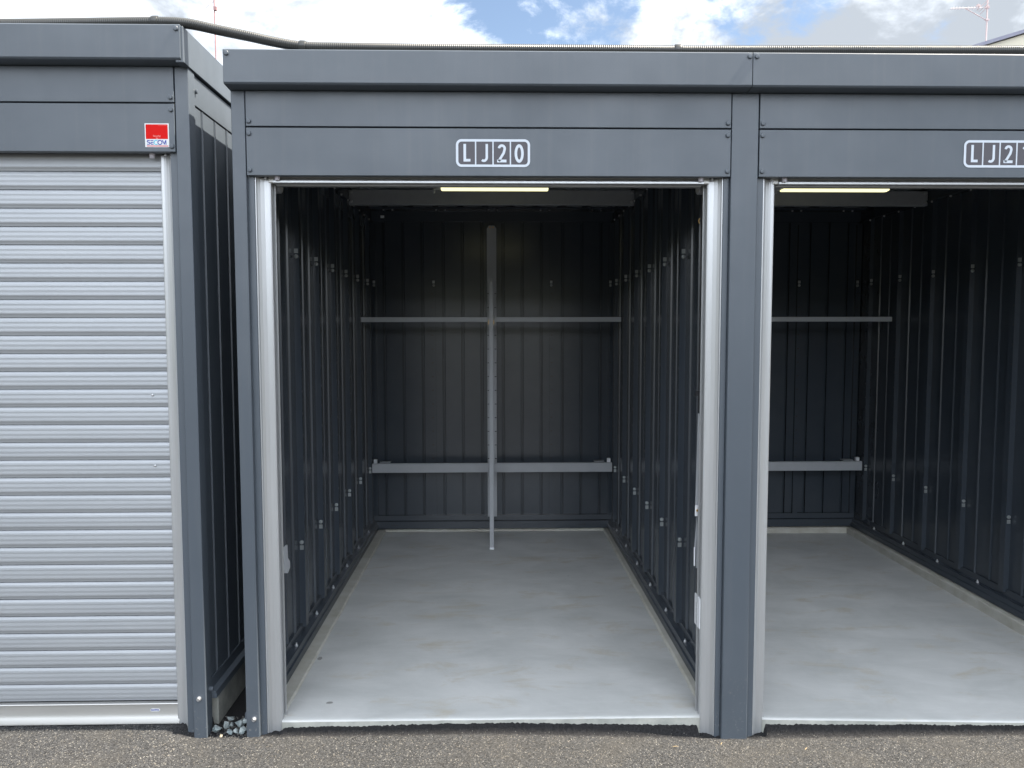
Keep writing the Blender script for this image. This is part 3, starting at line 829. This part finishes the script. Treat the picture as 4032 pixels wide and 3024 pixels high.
x = -3.59; i = 0
step = 0.0019
while x < 3.59:
    if -2.6 < x < 2.9: st = step
    else: st = 0.02
    pts.append((x, -0.042 + 0.003 * math.sin(x * 2.1), catmull(ctl, x) + 0.0006 * math.sin(x * 6)))
    rad.append(0.0195 if (st == step and i % 4 in (0, 1)) else 0.0172 if st == step else 0.0195); i += 1
    x += st
MB().tube(pts, rad, 14).build('pipe', M['conduit'], cd, smooth=True)
for xq in (-1.277, -0.726, 0.703):
    d = 0.010
    z0, z1 = catmull(ctl, xq - d), catmull(ctl, xq + d)
    a = Vector((xq - 0.012, -0.042 + 0.003 * math.sin(xq * 2.1), catmull(ctl, xq) - (z1 - z0) / 2 * 1.2)); b = Vector((xq + 0.012, a.y, catmull(ctl, xq) + (z1 - z0) / 2 * 1.2))
    MB().lathe(a, b - a, [(0.0215, 0), (0.0225, 0.003), (0.0225, 0.021), (0.0215, 0.024)], 20).build('coupling', M['conduit'], cd, smooth=False, bevel=0.001)

# ------------------------------------------------------------------ signs
def ribbon(m, pts, w, y, mi=0, t=0.0006):
    """flat stroke with mitred joints in the x-z plane; pts (x,z)"""
    n = len(pts); L_, R_ = [], []
    for i in range(n):
        a = Vector(pts[i]) - Vector(pts[i - 1]) if i else Vector(pts[1]) - Vector(pts[0])
        b = Vector(pts[i + 1]) - Vector(pts[i]) if i < n - 1 else a
        a.normalize(); b.normalize()
        na = Vector((-a.y, a.x)); nb = Vector((-b.y, b.x)); h = (na + nb)
        if h.length < 1e-6: h = na.copy()
        h.normalize(); k = w / 2 / max(0.35, h.dot(na))
        p = Vector(pts[i]); L_.append(p + h * k); R_.append(p - h * k)
    for i in range(n - 1):
        q = [L_[i], L_[i + 1], R_[i + 1], R_[i]]
        v = [(c.x, y, c.y) for c in q] + [(c.x, y + t, c.y) for c in q]
        m.add(v, [(0, 1, 2, 3), (4, 7, 6, 5), (0, 4, 5, 1), (1, 5, 6, 2), (2, 6, 7, 3), (3, 7, 4, 0)], mi)
def ring(m, cx, cz, ro, ri, y, a0=0, a1=360, n=36, t=0.0006):
    v = []
    for i in range(n + 1):
        a = R(a0 + (a1 - a0) * i / n); c, s = math.cos(a), math.sin(a)
        v += [(cx + ro[0] * c, y, cz + ro[1] * s), (cx + ri[0] * c, y, cz + ri[1] * s), (cx + ro[0] * c, y + t, cz + ro[1] * s), (cx + ri[0] * c, y + t, cz + ri[1] * s)]
    fs = []
    for i in range(n):
        k = 4 * i
        fs += [(k, k + 1, k + 5, k + 4), (k, k + 4, k + 6, k + 2), (k + 1, k + 3, k + 7, k + 5)]
    m.add(v, fs)
def rrect(x0, x1, z0, z1, r, n=10):
    p = []
    for cx, cz, a in ((x1 - r, z1 - r, 0), (x0 + r, z1 - r, 90), (x0 + r, z0 + r, 180), (x1 - r, z0 + r, 270)):
        for i in range(n + 1):
            w = R(a + 90 * i / n); p.append((cx + r * math.cos(w), cz + r * math.sin(w)))
    return p
def unit_sign(x0, ztop, last, label):
    S = 0.1789e-3
    t = thing('unit_sign', label, 'number sign', (x0 + 0.144, -0.015, ztop - 0.053), 'unit number signs')
    def X(u): return (u - 1053) * S
    def Z(v): return (566 - v) * S
    MB().prism(rrect(X(252), X(1854), Z(858), Z(274), 0.0205), 'y', -0.0006, 0.0006).build('backing', M['signbg'], t)
    m = MB()
    o = rrect(X(248), X(1858), Z(862), Z(270), 125 * S); i_ = rrect(X(300), X(1806), Z(810), Z(322), 75 * S)
    n = len(o); y = -0.0013
    v = [(a, y, b) for a, b in o] + [(a, y, b) for a, b in i_]
    m.add(v, [(i, (i + 1) % n, n + (i + 1) % n, n + i) for i in range(n)])
    for a in (675, 1053, 1430): m.box(X(a - 14), X(a + 14), y, y + 0.0005, Z(812), Z(320))
    m.build('border', M['signwh'], t)
    m = MB(); yl = -0.0012
    ribbon(m, [(X(440), Z(372)), (X(440), Z(719)), (X(562), Z(719))], 56 * S, yl)
    m.build('letter', M['signwh'], t); m = MB()
    pts = [(X(917), Z(372)), (X(917), Z(640))] + [(X(853 + 64 * math.cos(R(a))), Z(652 + 78 * math.sin(R(a)))) for a in range(0, 131, 10)]
    ribbon(m, pts, 52 * S, yl)
    m.build('letter', M['signwh'], t); m = MB()
    pts = [(X(1244 + 62 * math.cos(R(a))), Z(470 - 66 * math.sin(R(a)))) for a in range(172, -26, -9)] + [(X(1285), Z(560)), (X(1178), Z(734)), ]
    ribbon(m, pts, 54 * S, yl)
    m.box(X(1140), X(1343), yl, yl + 0.0006, Z(762), Z(704))
    m.build('letter', M['signwh'], t); m = MB()
    if last == '0':
        ring(m, X(1620), Z(572), (100 * S, 198 * S), (43 * S, 131 * S), yl)
    else:
        ribbon(m, [(X(1640), Z(376)), (X(1640), Z(762))], 56 * S, yl)
        ribbon(m, [(X(1640), Z(400)), (X(1575), Z(455))], 50 * S, yl)
    m.build('letter', M['signwh'], t)
    return t
unit_sign(-0.1508, 2.3863, '0', 'white rounded number sign reading LJ20 above the middle doorway')
unit_sign(1.8450, 2.3905, '1', 'white rounded number sign reading LJ21 cut off at the right edge of the photo')

def font_mesh(text, size, name, material, parent, loc, bold=0.0):
    c = bpy.data.curves.new(name, 'FONT'); c.body = text; c.size = size; c.align_x = 'CENTER'; c.align_y = 'CENTER'
    c.offset = bold; c.extrude = 0.0002
    o = bpy.data.objects.new(name, c); COL.objects.link(o)
    dg = bpy.context.evaluated_depsgraph_get()
    me = bpy.data.meshes.new_from_object(o.evaluated_get(dg))
    bpy.data.objects.remove(o); bpy.data.curves.remove(c)
    me.materials.clear(); me.materials.append(material)
    r = bpy.data.objects.new(name, me); COL.objects.link(r); r.parent = parent; r.location = loc; r.rotation_euler = (R(90), 0, 0)
    return r
# red security sticker, 92 mm square
ss = thing('security_sticker', 'square red and white security sticker on the header above the silver shutter', 'sticker', (-1.2975, -0.0148, 2.3960))
H = 0.0457
MB().prism(rrect(-H, H, -0.0448, 0.0448, 0.0015, 3), 'y', -0.0006, 0.0006).build('backing', M['stwhite'], ss)
m = MB().box(-0.0420, 0.0418, -0.0011, -0.0005, -0.0142, 0.0408); m.build('red_panel', M['stred'], ss)
MB().box(-0.0395, 0.0425, -0.0011, -0.0005, -0.0420, -0.0390).build('red_line', M['stred'], ss)
MB().box(0.006, 0.0395, -0.0014, -0.0009, 0.0362, 0.0378).build('small_print', mat('faint_red', (0.62, 0.05, 0.04), 0.4), ss)
font_mesh('Security', 0.0088, 'lettering', M['stpink'], ss, (0.0, -0.0013, -0.0028), 0.0002)
font_mesh('by', 0.0088, 'lettering', M['stpink'], ss, (0.0005, -0.0013, -0.0108), 0.0002)
u = 0.0855 / 1000
def sx(a): return -0.0395 + (a - 340) * u * 1.0
def sz(b): return -0.0270 + (1238 - b) * u * 0.98
m = MB(); y = -0.0013; w = 36 * u
ribbon(m, [(sx(480), sz(1155)), (sx(390), sz(1155)), (sx(368), sz(1180)), (sx(368), sz(1205)), (sx(390), sz(1230)), (sx(455), sz(1235)), (sx(476), sz(1262)), (sx(476), sz(1295)), (sx(455), sz(1320)), (sx(352), sz(1320))], w, y)
m.build('letter', M['stnavy'], ss); m = MB()
m.box(sx(510), sx(640), y, y + 0.0006, sz(1172), sz(1138))
ribbon(m, [(sx(640), sz(1236)), (sx(545), sz(1236)), (sx(528), sz(1255)), (sx(528), sz(1300)), (sx(545), sz(1320)), (sx(645), sz(1320))], w, y)
m.build('letter', M['stnavy'], ss); m = MB()
ring(m, sx(930), sz(1238), (110 * u, 110 * u), (72 * u, 72 * u), y)
m.build('letter', M['stnavy'], ss); m = MB()
ribbon(m, [(sx(1040), sz(1140)), (sx(1122), sz(1310)), (sx(1190), sz(1140))], w, y + 0.0001)
ribbon(m, [(sx(1198), sz(1138)), (sx(1198), sz(1345))], w, y)
m.build('letter', M['stnavy'], ss)
m = MB(); ring(m, sx(760), sz(1238), (110 * u, 110 * u), (72 * u, 72 * u), y - 0.0001, 48, 312); m.build('letter', M['stteal'], ss)
# maker's label on the shutter bottom bar
ms = thing('maker_label', 'tiny white oval label on the bottom bar of the closed shutter', 'sticker', (-1.405, 0.0452, 0.0888))
MB().prism(rrect(-0.0195, 0.0195, -0.0060, 0.0060, 0.0058, 6), 'y', -0.0005, 0.0008).build('backing', M['stwhite'], ms)
font_mesh('SANWA', 0.0088, 'lettering', M['stnavy'], ms, (0, -0.0008, 0.0002), 0.0003)

# ------------------------------------------------------------------ ceiling lamps
def lamp(xc, label):
    t = thing('ceiling_lamp', label, 'lamp', (xc, 1.48, 2.555), 'ceiling lamps inside the open units')
    MB().prism([(-0.030, 0), (0.030, 0), (0.030, -0.048), (-0.030, -0.048)], 'x', -0.375, 0.325).build('housing', M['white'], t, bevel=0.004)
    MB().prism([(-0.034, -0.049), (-0.040, -0.074), (-0.032, -0.087), (0.0, -0.0905), (0.032, -0.087), (0.040, -0.074), (0.034, -0.049)], 'x', -0.312, 0.310).build('diffuser', M['lamp'], t, bevel=0.002)
    MB().prism([(-0.036, -0.049), (-0.040, -0.080), (0.040, -0.080), (0.036, -0.049)], 'x', -0.362, -0.3125).build('end_cap', M['rail'], t, bevel=0.003)
    for x in (-0.355, ):
        MB().box(x - 0.006, x + 0.006, -0.02, 0.02, -0.105, -0.080).build('switch', M['rail'], t, bevel=0.002)
    return t
lamp(0.000, 'lit strip lamp under the roof inside the middle unit')
lamp(2.000, 'lit strip lamp under the roof inside the right unit')

# ------------------------------------------------------------------ shelf frames
def shelf(dx, label):
    t = thing('shelf_frame', label, 'shelf frame', (dx, 2.54, 0.037), 'shelf frames at the back of the units')
    y0, z0 = 2.54, 0.037
    def L(x): return x
    def b(name, x0, x1, ya, yb, za, zb, m='rail', bev=0.002, par=None):
        return MB().box(x0, x1, ya - y0, yb - y0, za - z0, zb - z0).build(name, M[m], par or t, bevel=bev)
    pole = b('pole', -0.0455, -0.0145, 2.522, 2.552, 0.039, 2.026)
    MB().lathe((-0.030, 2.522 - y0, 2.005 - z0), (0, -1, 0), [(0.007, 0), (0.007, 0.004), (0.004, 0.006)], 10).build('bolt', M['zinc'], pole)
    b('foot', -0.047, -0.013, 2.520, 2.554, 0.0365, 0.052, 'white', 0.001)
    b('front_rail', -0.972, -0.050, 2.528, 2.548, 1.718, 1.752)
    b('front_rail', -0.010, 0.918, 2.528, 2.548, 1.718, 1.752)
    for x in (-0.0505, -0.0125):
        b('rail_hook', x, x + 0.003, 2.525, 2.550, 1.700, 1.73, 'brass', 0)
    for x in (-0.030,):
        b('bracket_arm', x - 0.010, x + 0.010, 2.552, 3.08, 1.700, 1.735, 'rail')
        b('bracket_arm', x - 0.010, x + 0.010, 2.552, 2.93, 0.550, 0.585, 'rail')
    b('rear_rail', -0.972, -0.031, 2.925, 2.950, 0.540, 0.612)
    b('rear_rail', -0.029, 0.922, 2.925, 2.950, 0.540, 0.612)
    for s in (-1, 1):
        x = -0.025 + s * 0.925
        b('end_hook', x - 0.013, x + 0.013, 2.955, 2.985, 0.600, 0.640, 'white', 0.002)
        b('end_bracket', x - s * 0.075 - 0.04, x - s * 0.075 + 0.04, 2.955, 3.02, 0.613, 0.618, 'rail', 0)
    P = [(-0.065, 0.150), (0.010, 0.150), (0.010, 2.462), (-0.006, 2.486), (-0.049, 2.486), (-0.065, 2.462)]
    m = MB().prism([(a, z - z0) for a, z in P], 'y', 3.075 - y0, 3.085 - y0)
    m.box(-0.034, -0.030, 3.068 - y0, 3.076 - y0, 0.16 - z0, 2.40 - z0, 0); m.box(-0.024, -0.020, 3.068 - y0, 3.076 - y0, 0.16 - z0, 2.40 - z0, 0)
    for k in range(15):
        z = 0.625 + 0.1105 * k - z0
        if k > 12: continue
        m.box(-0.063, -0.049, 3.0742 - y0, 3.0748 - y0, z - 0.003, z + 0.003, 1); m.box(-0.006, 0.008, 3.0742 - y0, 3.0748 - y0, z - 0.003, z + 0.003, 1)
    up_ = m.build('upright', [M['rail'], M['black']], t, bevel=0)
    for x in (-0.040, -0.016):
        MB().lathe((x, 3.075 - y0, 2.472 - z0), (0, -1, 0), [(0.006, 0), (0.006, 0.005)], 8).build('bolt', M['brass'], up_)
    return t
shelf(0.0, 'grey metal shelf frame with centre pole at the back of the middle unit')
shelf(2.0, 'grey metal shelf frame partly hidden at the back of the right unit')

# ------------------------------------------------------------------ power outlet
ot = thing('power_outlet', 'white power outlet low inside the middle unit, just behind its right door guide', 'outlet', (0.860, 0.11, 0.47))
MB().box(-0.010, 0.020, -0.060, 0.010, -0.056, 0.060).build('back_box', M['dark'], ot, bevel=0.002)
cv = MB().prism([(-0.0105, -0.066), (-0.016, -0.063), (-0.017, -0.020), (-0.017, 0.012), (-0.0105, 0.016)], 'z', -0.064, 0.066).build('cover_plate', M['white'], ot, bevel=0.0015)
for z in (-0.025, 0.0, 0.025):
    MB().box(-0.0182, -0.0166, -0.036, -0.010, z - 0.010, z + 0.010).build('socket', M['stwhite'], cv, bevel=0.0008)
MB().cyl((0.010, -0.02, 0.06), (0.010, -0.02, 0.095), 0.007).build('cable_gland', M['dark'], ot)

# ------------------------------------------------------------------ rocks
def rock(loc, size, seed, label, m='rock', name='rock', group='rocks in the gap between the buildings', flat=(1, 1, 1)):
    # broken stone: convex hull of a few random points, then slightly roughened
    bm = bmesh.new(); rnd = random.Random(seed)
    for k in range(13):
        v = Vector((rnd.uniform(-1, 1), rnd.uniform(-1, 1), rnd.uniform(-1, 1)))
        v = v.normalized() * rnd.uniform(0.75, 1.15)
        bm.verts.new(v)
    bmesh.ops.convex_hull(bm, input=bm.verts[:])
    bmesh.ops.delete(bm, geom=[v for v in bm.verts if not v.link_faces], context='VERTS')
    bmesh.ops.subdivide_edges(bm, edges=bm.edges[:], cuts=2, use_grid_fill=True)
    for v in bm.verts:
        v.co += v.co.normalized() * 0.07 * noise.noise(v.co * 2.3 + Vector((seed, 0, 0)))
        v.co = Vector((v.co.x * size * flat[0], v.co.y * size * flat[1], v.co.z * size * flat[2]))
    bmesh.ops.recalc_face_normals(bm, faces=bm.faces)
    me = bpy.data.meshes.new(name); bm.to_mesh(me); bm.free(); me.materials.append(M[m])
    o = bpy.data.objects.new(name, me); COL.objects.link(o); o.location = loc
    o.rotation_euler = (rnd.uniform(-.4, .4), rnd.uniform(-.4, .4), rnd.uniform(0, 6))
    return tag(o, label, 'rock', group)
rock((-1.148, 0.026, 0.014), 0.021, 3, 'pale blue-grey block of crushed rock against the left corner post', flat=(1, 0.9, 1.05))
rock((-1.117, 0.045, 0.020), 0.019, 11, 'upright two-tone grey rock second from the left post', flat=(0.75, 0.8, 1.25))
rock((-1.094, 0.022, 0.005), 0.014, 5, 'low flat grey rock at the front of the gap', flat=(1.4, 1, 0.7))
rock((-1.070, 0.030, 0.006), 0.013, 8, 'small pale rock between the flat rock and the right post', flat=(1, 1, 0.9))
rock((-1.045, 0.025, 0.008), 0.018, 9, 'angular greenish-grey rock leaning on the right post', flat=(1.1, 1, 0.85))
rock((-1.068, 0.085, 0.006), 0.026, 21, 'large dark rock behind the others in the gap', flat=(1.1, 1, 0.8))
rock((-1.046, 0.075, 0.022), 0.013, 30, 'small dark rock perched on the large dark one')
rock((-1.103, 0.080, 0.002), 0.014, 33, 'low rock half hidden behind the upright one')
rock((-1.13, 0.14, -0.002), 0.020, 35, 'shaded rock deep in the gap by the concrete footing', flat=(1, 1, 0.7))
rock((-1.06, 0.20, -0.004), 0.022, 36, 'shaded rock deepest in the narrow gap', flat=(1, 1, 0.7))
rock((-1.1205, -0.004, 0.003), 0.0075, 14, 'tiny bright yellow pebble in front of the gap rocks', 'rockpale', 'pebble', None)

# loose chippings lying on the asphalt
gm = MB(); rnd = random.Random(5)
for k in range(4200):
    x = rnd.uniform(-2.35, 2.45); y = rnd.uniform(-0.24, 0.005) if k % 5 else rnd.gauss(-0.004, 0.006)
    if k % 14 == 0: x = rnd.uniform(-1.17, -1.02); y = rnd.uniform(-0.01, 0.16)
    elif y > 0.012: continue
    s = rnd.uniform(0.0008, 0.0021) * (1.35 if rnd.random() < 0.08 else 1) * (rnd.uniform(1, 3.5) if k % 14 == 0 else 1)
    z = ground_z(x, y) + s * 0.3
    mi = 0 if rnd.random() < 0.66 else (1 if rnd.random() < 0.35 else 2)
    a = [Vector((rnd.uniform(-1, 1), rnd.uniform(-1, 1), rnd.uniform(-.8, .8))).normalized() * s for _ in range(2)]
    c = Vector((x, y, z)); b1 = a[0]; b2 = a[0].cross(a[1]).normalized() * s * 0.8; b3 = b1.cross(b2).normalized() * s * 0.7
    v = [c + b1, c - b1, c + b2, c - b2, c + b3, c - b3]
    gm.add(v, [(0, 2, 4), (2, 1, 4), (1, 3, 4), (3, 0, 4), (2, 0, 5), (1, 2, 5), (3, 1, 5), (0, 3, 5)], mi)
go2 = gm.build('loose_chippings', [mat('grey_chip', (0.08, 0.078, 0.073), 0.85), mat('pale_chip', (0.28, 0.27, 0.25), 0.8), mat('dark_chip', (0.05, 0.05, 0.05), 0.8)])
tag(go2, 'fine stone chippings scattered over the sunlit asphalt', 'gravel', kind='stuff')
# dry straw
def straw(x, y, L, a, label):
    c = ground_z(x, y) + 0.004
    d = Vector((math.cos(a), math.sin(a) * 0.8, 0)) * L / 2
    o = MB().tube([Vector((x, y, c)) - d, Vector((x, y, c + 0.001)), Vector((x, y, c)) + d], [0.0008, 0.0012, 0.0006], 6).build('dry_stalk', M['straw'])
    return tag(o, label, 'stalk', 'dry stalks on the asphalt')
straw(0.914, -0.055, 0.020, 1.1, 'short yellow stalk on the asphalt in front of the middle pillar')
straw(0.72, -0.085, 0.024, 0.05, 'pale stalk lying flat left of the yellow stalk')
straw(1.245, -0.095, 0.024, 0.9, 'thin dark stalk on the asphalt before the right unit')

# ------------------------------------------------------------------ distance: house, antennas
hy = 17.0
hs = thing('house', 'cream house with slate grey gabled roof beyond the right unit', 'house', (16.5, hy, 0))
ap_x, ap_z = 17.5, 9.06 + (17.5 - 12.34) * 0.305
e_x = 11.6; e_z = ap_z - (ap_x - e_x) * 0.305
def loc(x, y, z): return (x - 16.5, y - hy, z)
w = MB()
wl = 11.75; wr = 2 * ap_x - wl; wz = ap_z - (ap_x - wl) * 0.305 - 0.10
w.v = []; w.prism([(wl - 16.5, 0), (wr - 16.5, 0), (wr - 16.5, wz), (ap_x - 16.5, ap_z - 0.13), (wl - 16.5, wz)], 'y', 0.10, 9.0)
wo = w.build('wall', M['cream'], hs)
r_ = MB()
er = 2 * ap_x - e_x
r_.prism([(e_x - 16.5, e_z - 0.09), (e_x - 16.5, e_z), (ap_x - 16.5, ap_z), (er - 16.5, e_z), (er - 16.5, e_z - 0.09), (ap_x - 16.5, ap_z - 0.09)], 'y', 0.0, 9.5)
r_.build('roof', M['roofedge'], hs)
for wx in (14.3, 17.0, 19.7):
    for wz_ in (2.2, 5.4):
        f = MB().box(wx - 16.5, wx - 16.5 + 1.2, 0.04, 0.10, wz_, wz_ + 1.2).build('window', M['white'], hs)
        MB().box(wx - 16.5 + 0.08, wx - 16.5 + 1.12, 0.025, 0.04, wz_ + 0.08, wz_ + 1.12).build('pane', M['dark'], f)
# yagi antenna on the house roof
px = 13.13; py = hy + 0.6
s_ = (20.03 / 23.03) * 1.03
def az(v): return CAM_Z + (1316 - v) / 2998 * (py - CAM_Y) + 0.0
ya = thing('tv_antenna', 'thin reddish television antenna with long horizontal boom above the cream house', 'antenna', (px, py, az(140)))
b0 = az(140)
def P(u, v): # offset from mast in the plane of the antenna
    return ((u - 3944) / 2998 * (py - CAM_Y), az(v) - b0)
m = MB(); m.cyl((0, 0, -0.9), (0, 0, P(3944, 28)[1]), 0.018); m.build('mast', M['faded'], ya)
m = MB(); x0, z0 = P(3801, 65); x1, z1 = P(3950, 60)
m.cyl((x0, 0, z0), (x1, 0, z1), 0.012); m.build('boom', M['antal'], ya)
m = MB(); x2, z2 = P(3854, 62); x3, z3 = P(3943, 108)
m.cyl((x2, 0, z2), (x3, 0, z3), 0.012); m.build('brace', M['faded'], ya)
for k in range(10):
    xx, zz = P(3806 + 11.5 * k, 64.5 - 0.3 * k)
    if k == 4: continue
    MB().cyl((xx - 0.02, -0.13, zz - 0.012), (xx + 0.02, 0.13, zz + 0.012), 0.008).build('director', M['antal'], ya)
for u0, v0, u1, v1 in ((3912, 66, 3935, 39), (3919, 71, 3944, 46), (3925, 80, 3942, 58), (3908, 50, 3911, 62)):
    a, b = P(u0, v0), P(u1, v1); MB().cyl((a[0], 0.1, a[1]), (b[0], -0.1, b[1]), 0.008).build('reflector', M['faded'], ya)
a = P(3909, 53); MB().box(a[0] - 0.035, a[0] + 0.035, -0.03, 0.03, a[1] - 0.03, a[1] + 0.03).build('dipole_box', M['faded'], ya)
a = P(3944, 60); MB().box(a[0] - 0.05, a[0] + 0.05, -0.03, 0.03, a[1] - 0.02, a[1] + 0.02).build('clamp', M['faded'], ya)
a = P(3944, 107); MB().box(a[0] - 0.04, a[0] + 0.05, -0.03, 0.03, a[1] - 0.02, a[1] + 0.02).build('clamp', M['faded'], ya)
# tall mast on the left
lx = (875 - 1934.5) / 2998 * 20.2 ; ly = 17.2
lz = lambda v: CAM_Z + (1316 - v) / 2998 * (ly - CAM_Y)
lm = thing('antenna_mast', 'tall thin brown antenna mast rising behind the gap between the buildings', 'mast', (lx, ly, 0))
MB().cyl((0.03, 0, 0), (-0.03, 0, lz(-160)), 0.017).build('pole', M['rust'], lm)
MB().box(-0.035, 0.035, -0.04, 0.04, lz(94), lz(81)).build('junction_box', M['rust'], lm)
MB().box(-0.03, 0.03, -0.03, 0.03, lz(46), lz(42)).build('clamp', M['rust'], lm)
MB().cyl((0, 0, lz(57)), (-1.05, 0.5, lz(128)), 0.004).build('guy_wire', M['rust'], lm)
MB().tube([(0.02, 0, lz(60)), (0.06, 0, lz(70)), (0.05, 0, lz(80)), (0.02, 0, lz(84))], 0.004, 5).build('cable_loop', M['rust'], lm)
